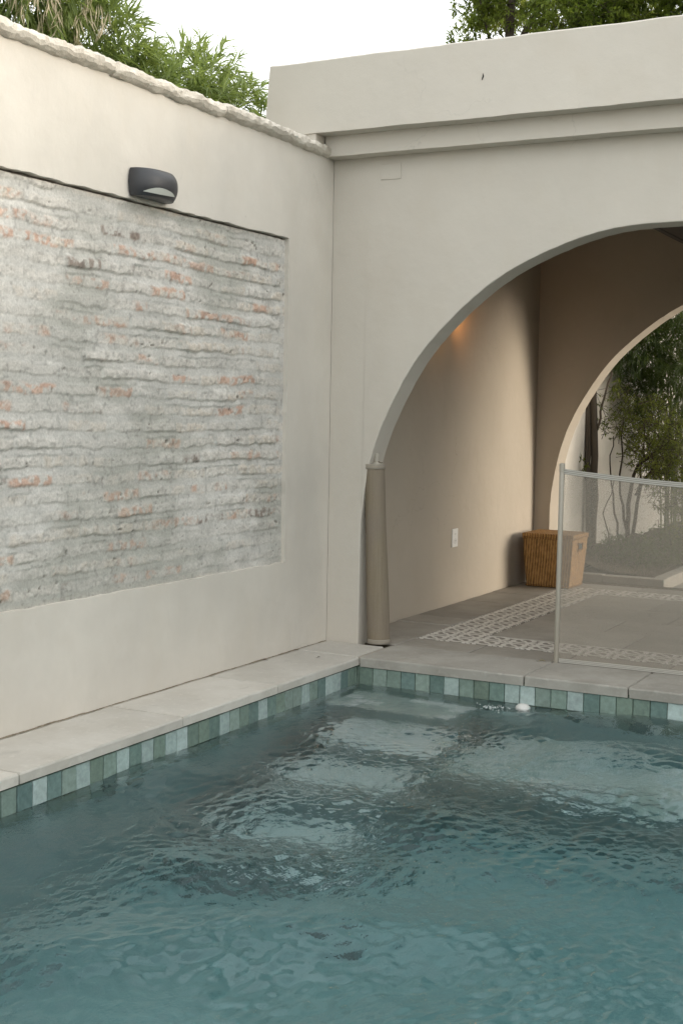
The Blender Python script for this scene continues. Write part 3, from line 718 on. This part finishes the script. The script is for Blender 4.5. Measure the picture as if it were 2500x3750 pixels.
for z_, e in ((.012, (.134, .528, 3.442, 3.803)), (.432, (.105, .559, 3.402, 3.838))):
    x0, x1, y0, y1 = e; m = MB(); m.tube([(x0, y0, z_), (x1, y0, z_), (x1, y1, z_), (x0, y1, z_), (x0, y0, z_)], .007, 8); m.build('rim', M_WICKER, hp, smooth=True)
m = MB(); m.box(.550, .5605, 3.57, 3.67, .335, .385); h_o = m.build('handle_hole', M_DARK, hp, bevel=.01)
m = MB(); m.tube([(.559, 3.56, .325), (.562, 3.56, .395), (.562, 3.68, .395), (.559, 3.68, .325), (.559, 3.56, .325)], .006, 8); m.build('handle_rim', M_WICKER, hp, smooth=True)

# ------------------------------------------------------------------ socket, inlet, small litter
sk = empty('wall_socket', (.02, 2.063, .523), 'white double socket plate low on the pavilion side wall', 'socket')
m = MB(); m.box(.0205, .029, 2.008, 2.119, .450, .596); m.build('plate', M_SOCKET, sk, bevel=.003)
m = MB()
m.tube([(.029, 2.064, .497), (.0312, 2.064, .497)], .024, 20); m.build('socket_face', M_PLASTIC, sk, bevel=.001)
for dy, dz in ((-.009, .5), (.009, .5), (-.007, .553), (.007, .553)):
    m = MB(); m.tube([(.031 if dz < .52 else .0291, 2.064+dy, dz), (.0316 if dz < .52 else .0297, 2.064+dy, dz)], .0028, 8); m.build('pin_hole', M_DARK, sk)

il = empty('pool_inlet', (1.53, -.42, -.19), 'white plastic return inlet poking from the water by pale tiles', 'pool inlet')
m = MB(); n_ = 28; prof = [(.050, -.05), (.053, -.02), (.053, .0), (.047, .014), (.036, .024), (.022, .030), (.008, .032)]
m.lathe([(r*.82, z*.80) for r, z in prof], (1.53, -.455, -.176), n_); m.build('dome', M_PLASTIC, il, smooth=True)
m = MB(); m.lathe([(.032, -.005), (.032, .0165), (.030, .0205), (.028, .019)], (1.53, -.455, -.176), n_); m.build('ring', M_PLASTIC, il, smooth=True)
m = MB(); m.tube([(1.53+.018*math.sin(a), -.455-.036+.004*math.cos(a*1.5), -.1715+.002*math.cos(a)) for a in np.linspace(-1, 1, 7)], [.001, .003, .004, .004, .004, .003, .001], 8); m.build('nozzle_slot', M_DARK, il)
m = MB(); m.tube([(1.53, -.45, -.20), (1.53, -.385, -.20)], .03, 16); m.build('pipe', M_PLASTIC, il)

# bubbles thrown up in front of the inlet
m = MB(); rb = random.Random(21)
for i in range(70):
    x = 1.44+rb.gauss(0, .05)-.03; y = -.60+rb.gauss(0, .035); r = rb.uniform(.0015, .0045)
    m.lathe([(r*.7, 0), (r, r*.35), (r*.7, r*.8), (r*.2, r)], (x, y, ZW+rb.uniform(-.001, .007)), 6)
bb = m.build('foam_bubbles', m_plain('foam', (.75, .80, .80), .2), smooth=True); tag(bb, 'small patch of white bubbles on the water beside the inlet', 'bubbles', kind='stuff')

def leaf_thing(name, loc, rz, L, W, mat, label, cat, curl=.3):
    o = empty(name, loc, label, cat); m = MB(); n = 7; vs = []
    for i in range(n+1):
        q = i/n; wd = W*math.sin(math.pi*min(1, q*.96+.02))**.8; z = .004+curl*L*.25*math.sin(q*math.pi)
        for s_ in (-1, 0, 1):
            x = (q-.5)*L; y = s_*wd*.5; vs.append((loc[0]+x*math.cos(rz)-y*math.sin(rz), loc[1]+x*math.sin(rz)+y*math.cos(rz), loc[2]+z+abs(s_)*wd*.35))
    m.add(vs, [tuple(f) for f in gridfaces(n+1, 3)]); b = m.build('blade', mat, o, smooth=True); sd = b.modifiers.new('solid', 'SOLIDIFY'); sd.thickness = .0008
    s2 = MB(); e = vs[1]; s2.tube([e, (e[0]-.012*math.cos(rz), e[1]-.012*math.sin(rz), e[2]+.002)], .0009, 6); s2.build('stalk', M_TWIG, o)
leaf_thing('fallen_leaf', (1.462, .055, .0), .2, .05, .016, M_DRY, 'dry tan leaf lying on the coping beside the fence post', 'leaf', .5)
leaf_thing('fallen_leaf', (.033, -.825, .0), .5, .035, .008, M_TWIG, 'dark shrivelled leaf on the coping against the garden wall', 'leaf', .3)
leaf_thing('fallen_leaf', (.257, -.567, .0), 1.3, .022, .010, M_TWIG, 'dark curled leaf in the middle of the corner coping slab', 'leaf', .6)

# ------------------------------------------------------------------ planter behind the pavilion
kb = empty('planter_kerb', (.6, 4.2, -.07), 'low concrete kerb edging the planted bed behind the arch', 'kerb')
mb = MB(); mb.box(.0, .60, 4.175, 4.30, -.10, .058); mb.box(.604, 1.165, 4.175, 4.30, -.10, .052); mb.box(1.04, 1.165, 4.302, 6.4, -.10, .055); mb.box(1.04, 1.165, 6.404, 9.0, -.10, .057)
mb.build('kerb_stone', M_KERB, kb, bevel=.008)
bed = MB(); yv = np.linspace(4.30, 10.9, 60); xv = np.linspace(.0, 1.04, 14); XB, YB = np.meshgrid(xv, yv)
ZB = .02+.10*fbm(XB*3, YB*3, 5, 3)-.02+.10*sstep(1.04, .2, XB)
mesh('soil', np.stack([XB, YB, ZB], -1).reshape(-1, 3), gridfaces(60, 14), M_SOIL, smooth=True)['kind'] = 'structure'
yd = MB(); yd.box(1.166, 14, 4.151, 12, -.3, -.05); tag(yd.build('courtyard', M_FLOOR), kind='structure')
bw = MB(); bw.box(-.32, 3.2, 11.0, 11.3, -.1, 3.1); tag(bw.build('courtyard_wall', M_WALL, bevel=.01), 'plain plastered wall closing the garden behind the planted bed', 'wall')

# leaves -----------------------------------------------------------
class Leaves:
    def __init__(s): s.v = []; s.f = []
    def leaf(s, p, d, nrm, L, W, droop=.15, fold=.25):
        d = d.normalized(); sd_ = d.cross(nrm)
        if sd_.length < 1e-4: sd_ = d.orthogonal()
        sd_.normalize(); up = sd_.cross(d); n = len(s.v)
        m_ = p+d*L*.4+up*(-droop*L*.15); t = p+d*L+up*(-droop*L)
        s.v += [p, m_+sd_*W*.5+up*W*fold, m_, m_-sd_*W*.5+up*W*fold, t]
        s.f += [(n, n+1, n+2), (n, n+2, n+3), (n+1, n+4, n+2), (n+2, n+4, n+3)]
    def build(s, name, mat, parent=None): return mesh(name, s.v, s.f, mat, parent)
def rvec(r): return Vector((r.gauss(0, 1), r.gauss(0, 1), r.gauss(0, 1))).normalized()
def spray(lv, r, p, d, n, L, W, spread=.7, droop=.25):
    # fan of long leaves at a twig tip, as bamboo carries them
    for i in range(n):
        q = (d+rvec(r)*spread+Vector((0, 0, -.15))).normalized()
        lv.leaf(p+d*r.uniform(-.06, .06)+rvec(r)*.012, q, Vector((r.gauss(0, .4), r.gauss(0, .4), 1)), L*r.uniform(.6, 1.15), W*r.uniform(.75, 1.15), droop*r.uniform(.3, 1.4))
def in_blob(r, c, s):
    while True:
        q = Vector((r.uniform(-1, 1), r.uniform(-1, 1), r.uniform(-1, 1)))
        if q.length < 1: return Vector((c[0]+q.x*s[0], c[1]+q.y*s[1], c[2]+q.z*s[2])), q

def bamboo(base, blobs, label, seed, Lf=.150, Wf=.0185, dry=None, mat=M_BAMBOO, sprays=1.):
    r = random.Random(seed); t = empty('bamboo', (base[0], base[1], -.07), label, 'bamboo')
    lv = Leaves(); cn = MB(); b0 = Vector(base)
    for c, s_, n in blobs:
        cv = Vector(c)
        for k in range(3):
            tip = cv+Vector((r.uniform(-.5, .5)*s_[0], r.uniform(-.5, .5)*s_[1], s_[2]*r.uniform(.1, .6)))
            q0 = b0+Vector((r.uniform(-.25, .25), r.uniform(-.25, .25), 0)); pts = []
            for i in range(13):
                q = i/12; p = q0.lerp(Vector((q0.x, q0.y, tip.z+.3)), q); w_ = q**2.4; p = p.lerp(tip, w_); pts.append(p)
            cn.tube(pts, [.011*(1-.82*i/12) for i in range(13)], 6)
        for k in range(int(n*sprays)):
            p, q = in_blob(r, c, s_)
            out = Vector((q.x*s_[0], q.y*s_[1], q.z*s_[2])).normalized() if q.length > .01 else Vector((0, 0, 1))
            d = (out*.7+rvec(r)*.6+Vector((0, 0, .12))).normalized()
            if k % 4 == 0: cn.tube([p-d*.22-Vector((0, 0, .03)), p-d*.08, p], [.0028, .002, .0012], 5)
            spray(lv, r, p, d, r.randint(6, 9), Lf, Wf, .62, .28)
    cn.build('cane', M_CANE, t, smooth=True); lv.build('foliage', mat, t)
    if dry:
        dl = Leaves()
        for c, s_, n in dry:
            for k in range(n):
                p, q = in_blob(r, c, s_); spray(dl, r, p, Vector((r.gauss(0, .4), r.gauss(0, .4), -.8)).normalized(), 6, .12, .010, .5, .3)
        dl.build('dry_leaves', M_DRY, t)
    return t
bamboo((-1.7, -1.3, -.07), [((-1.35, -1.38, 4.15), (.42, .58, .62), 560), ((-1.35, -.82, 3.74), (.40, .45, .40), 380), ((-1.6, -1.9, 4.2), (.45, .7, .7), 300), ((-1.25, -.42, 3.52), (.3, .35, .22), 110), ((-1.35, -.35, 3.62), (.32, .36, .26), 190)],
       'tall green bamboo leaning over the left end of the garden wall', 5, dry=[((-1.02, -1.62, 3.80), (.15, .22, .15), 20), ((-1.05, -1.2, 3.80), (.12, .16, .12), 10)])
bamboo((-1.75, .3, -.07), [((-1.30, .40, 3.80), (.32, .30, .26), 170), ((-1.25, .76, 3.70), (.30, .24, .20), 95), ((-1.25, .12, 3.62), (.30, .30, .22), 120), ((-1.3, .40, 3.50), (.30, .40, .16), 90)],
       'lower bamboo clump arching out beside the pavilion parapet', 9)

def tree(name, base, height, blobs, label, seed, mat, n_tw=6, Lf=.05, Wf=.022, rad=.09, limbs=None, cat='tree', twig_leaves=14, group=None, density=1.5, nlim=None):
    r = random.Random(seed); t = empty(name, base, label, cat, group); b = Vector(base); top = b+Vector((r.uniform(-.1, .1), r.uniform(-.1, .1), height))
    tk = MB(); pts = [b.lerp(top, i/8)+Vector((r.gauss(0, .02)*height*.1*(i > 0), r.gauss(0, .02)*height*.1*(i > 0), 0)) for i in range(9)]
    tk.tube(pts, [rad*(1.15-.85*i/8) for i in range(9)], 10)
    lv = Leaves(); tw = MB()
    for c, s_, n in blobs:
        cv = Vector(c); k = max(1, min(8, round((cv.z-b.z)/height*7))); st_ = pts[k-1]
        mid = st_.lerp(cv, .5)+Vector((r.gauss(0, .05), r.gauss(0, .05), .1))*max(s_)
        tk.tube([st_, st_.lerp(mid, .5)+Vector((0, 0, .03)), mid, mid.lerp(cv, .6), cv], [rad*.42, rad*.34, rad*.25, rad*.16, rad*.07], 7)
        for j in range(int(n*density)):
            p, q = in_blob(r, c, s_); ax = (q.normalized() if q.length > .05 else Vector((0, 0, 1)))
            d = (Vector((ax.x, ax.y, ax.z*.5))+rvec(r)*.7).normalized(); L = r.uniform(.16, .34)*max(s_)**.5
            tw.tube([p-d*L*.6, p, p+d*L*.5-Vector((0, 0, .03))], [.004, .003, .0015], 4, cap=False)
            for a in range(twig_leaves):
                f_ = r.uniform(-.5, .5); side = rvec(r)
                lv.leaf(p+d*L*f_, (d*.6+side*.9).normalized(), Vector((r.gauss(0, .5), r.gauss(0, .5), 1)), Lf*r.uniform(.6, 1.3), Wf*r.uniform(.7, 1.2), .2)
    tk.build('trunk', M_BARK, t, smooth=True); tw.build('twigs', M_TWIG, t); lv.build('crown', mat, t); return t
# trees beyond the pavilion roof
tree('leafy_tree', (-2.25, 9.2, -.07), 8.2, [((-2.4, 9.2, 7.3), (.75, .8, .7), 240), ((-1.3, 9.0, 6.6), (.75, .7, .5), 260), ((-2.72, 9.0, 6.95), (.32, .5, .42), 40), ((-.7, 9.4, 7.1), (.8, .8, .6), 260), ((-1.6, 9.6, 7.9), (1.0, .9, .7), 100), ((-2.75, 8.9, 6.50), (.40, .25, .22), 22), ((-.9, 9.3, 6.35), (.7, .6, .3), 130)],
     'tree with visible trunk and loose crown above the parapet', 31, M_TREE, Lf=.085, Wf=.030, rad=.13, twig_leaves=16)
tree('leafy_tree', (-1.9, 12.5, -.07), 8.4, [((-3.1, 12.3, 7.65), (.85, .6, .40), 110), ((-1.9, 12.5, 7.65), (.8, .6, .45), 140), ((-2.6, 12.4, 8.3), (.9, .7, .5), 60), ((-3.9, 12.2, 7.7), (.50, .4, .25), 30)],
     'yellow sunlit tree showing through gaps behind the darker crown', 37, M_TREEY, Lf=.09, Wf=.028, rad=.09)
tree('leafy_tree', (.55, 9.6, -.07), 8.0, [((.2, 9.4, 7.0), (.55, .7, .6), 150), ((.9, 9.8, 7.2), (.8, .8, .8), 150), ((.4, 9.3, 6.3), (.5, .5, .35), 90), ((-.2, 9.6, 6.55), (.35, .5, .30), 50)],
     'dense dark green tree rising above the parapet at far right', 41, M_TREE, Lf=.085, Wf=.034, rad=.11, twig_leaves=18)

# planted bed seen through the arches
def stems(name, label, cat, lines, leafblobs, mat, seed, Lf, Wf, bark=M_BARK, twl=10, twigs=True):
    r = random.Random(seed); b = lines[0][0][0]; t = empty(name, b, label, cat); m = MB()
    for pts, r0, r1 in lines:
        P = [Vector(p) for p in pts]; Q = []
        for i in range(len(P)-1):
            for k in range(4): Q.append(P[i].lerp(P[i+1], k/4)+Vector((r.gauss(0, .008), r.gauss(0, .008), 0)))
        Q.append(P[-1]); m.tube(Q, [r0+(r1-r0)*i/(len(Q)-1) for i in range(len(Q))], 9)
    m.build('stem', bark, t, smooth=True); lv = Leaves(); tw = MB()
    for c, s_, n in leafblobs:
        for j in range(n):
            p, q = in_blob(r, c, s_); d = (rvec(r)+Vector((0, 0, .1))).normalized(); L = r.uniform(.10, .26)
            if twigs: tw.tube([p-d*L*.7, p, p+d*L*.5], [.0035, .0025, .001], 4, cap=False)
            for a in range(twl):
                lv.leaf(p+d*L*r.uniform(-.5, .5)+rvec(r)*.01, (d*.5+rvec(r)).normalized(), Vector((r.gauss(0, .6), r.gauss(0, .6), 1)), Lf*r.uniform(.6, 1.3), Wf*r.uniform(.7, 1.2), .2)
    if tw.v: tw.build('twig', M_TWIG, t)
    if lv.v: lv.build('foliage', mat, t)
    return t
Y5 = 5.5
stems('young_tree', 'young tree with dark upright multiple stems near the arch jamb', 'tree',
      [([(.10, 5.5, .0), (.085, 5.5, .9), (.07, 5.5, 1.7), (.07, 5.5, 2.9)], .042, .030), ([(.06, 5.48, .0), (.05, 5.47, .95), (.02, 5.47, 1.3), (-.0+.02, 5.47, 2.7)], .030, .020),
       ([(.04, 5.46, .85), (-.02+.03, 5.45, 1.15), (.012, 5.45, 1.75)], .016, .010), ([(.10, 5.5, 1.35), (.15, 5.5, 1.62), (.23, 5.5, 1.92), (.27, 5.5, 2.5)], .013, .007)],
      [((.10, 5.4, 2.9), (.30, .5, .5), 60), ((.22, 5.5, 1.80), (.09, .2, .14), 5), ((.02, 5.3, 1.02), (.04, .08, .08), 3)], M_SHRUB, 3, .055, .020)
stems('shrub', 'airy bush with yellow green leaves and forked bare stems', 'shrub',
      [([(.36, 5.9, .1), (.33, 5.9, .6), (.42, 5.9, 1.0), (.70, 5.8, 1.2)], .026, .012), ([(.34, 5.9, .2), (.25, 5.9, .7), (.26, 5.9, 1.5)], .017, .006), ([(.38, 5.9, .1), (.48, 5.8, .8), (.72, 5.7, 1.1)], .022, .010),
       ([(.28, 5.9, .1), (.20, 5.9, .5), (.13, 5.9, .9), (.16, 5.9, 1.3)], .014, .005), ([(.44, 5.8, .7), (.52, 5.8, 1.1), (.50, 5.8, 1.5)], .012, .005), ([(.2, 5.8, .1), (.12, 5.8, .5), (.22, 5.8, .9)], .008, .004)],
      [((.62, 5.7, 1.30), (.32, .35, .42), 230), ((.85, 5.6, 1.05), (.30, .35, .45), 230), ((.28, 5.7, 1.55), (.22, .3, .30), 70), ((.95, 5.6, .6), (.25, .3, .35), 60), ((.5, 5.9, .95), (.2, .2, .2), 10)], M_SHRUB, 5, .042, .015, M_TWIG)
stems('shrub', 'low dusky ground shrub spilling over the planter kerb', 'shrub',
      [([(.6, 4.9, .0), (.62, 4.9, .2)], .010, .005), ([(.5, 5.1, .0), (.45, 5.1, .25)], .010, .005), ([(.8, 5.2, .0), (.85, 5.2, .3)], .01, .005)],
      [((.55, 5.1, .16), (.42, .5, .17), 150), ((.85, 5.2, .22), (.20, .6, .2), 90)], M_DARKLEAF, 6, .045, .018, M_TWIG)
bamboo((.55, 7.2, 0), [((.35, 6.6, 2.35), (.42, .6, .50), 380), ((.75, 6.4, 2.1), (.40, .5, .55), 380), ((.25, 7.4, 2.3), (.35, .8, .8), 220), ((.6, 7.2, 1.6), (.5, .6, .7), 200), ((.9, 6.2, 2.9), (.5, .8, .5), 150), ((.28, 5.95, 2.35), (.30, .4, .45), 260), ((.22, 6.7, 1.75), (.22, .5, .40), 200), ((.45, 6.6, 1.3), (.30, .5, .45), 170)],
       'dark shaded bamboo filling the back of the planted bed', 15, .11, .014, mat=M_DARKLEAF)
tree('leafy_tree', (6.2, 9.2, -.07), 2.4, [((6.2, 8.3, 1.1), (.9, .8, 1.1), 130), ((6.1, 9.8, 1.6), (1.0, 1.0, 1.4), 220), ((6.3, 11.0, 1.8), (1.0, 1.0, 1.5), 220)],  # out-of-view tree added to keep sun off the planted bed
     'unseen bushy tree added in the courtyard to shade the planted bed', 51, M_TREE, Lf=.11, Wf=.05, rad=.08, twig_leaves=18)
tree('leafy_tree', (2.6, 7.2, -.07), 3.6, [((1.4, 6.0, 3.75), (1.2, 1.1, .6), 330), ((1.6, 7.8, 3.9), (1.3, 1.2, .7), 330), ((.3, 7.2, 3.7), (.7, 1.4, .6), 240), ((2.8, 8.6, 2.6), (1.0, .9, 1.4), 220)],  # hidden crown added overhead to darken the planted bed
     'unseen spreading tree added so its crown shades the planted bed', 57, M_TREE, Lf=.12, Wf=.055, rad=.09, twig_leaves=16, density=1.)
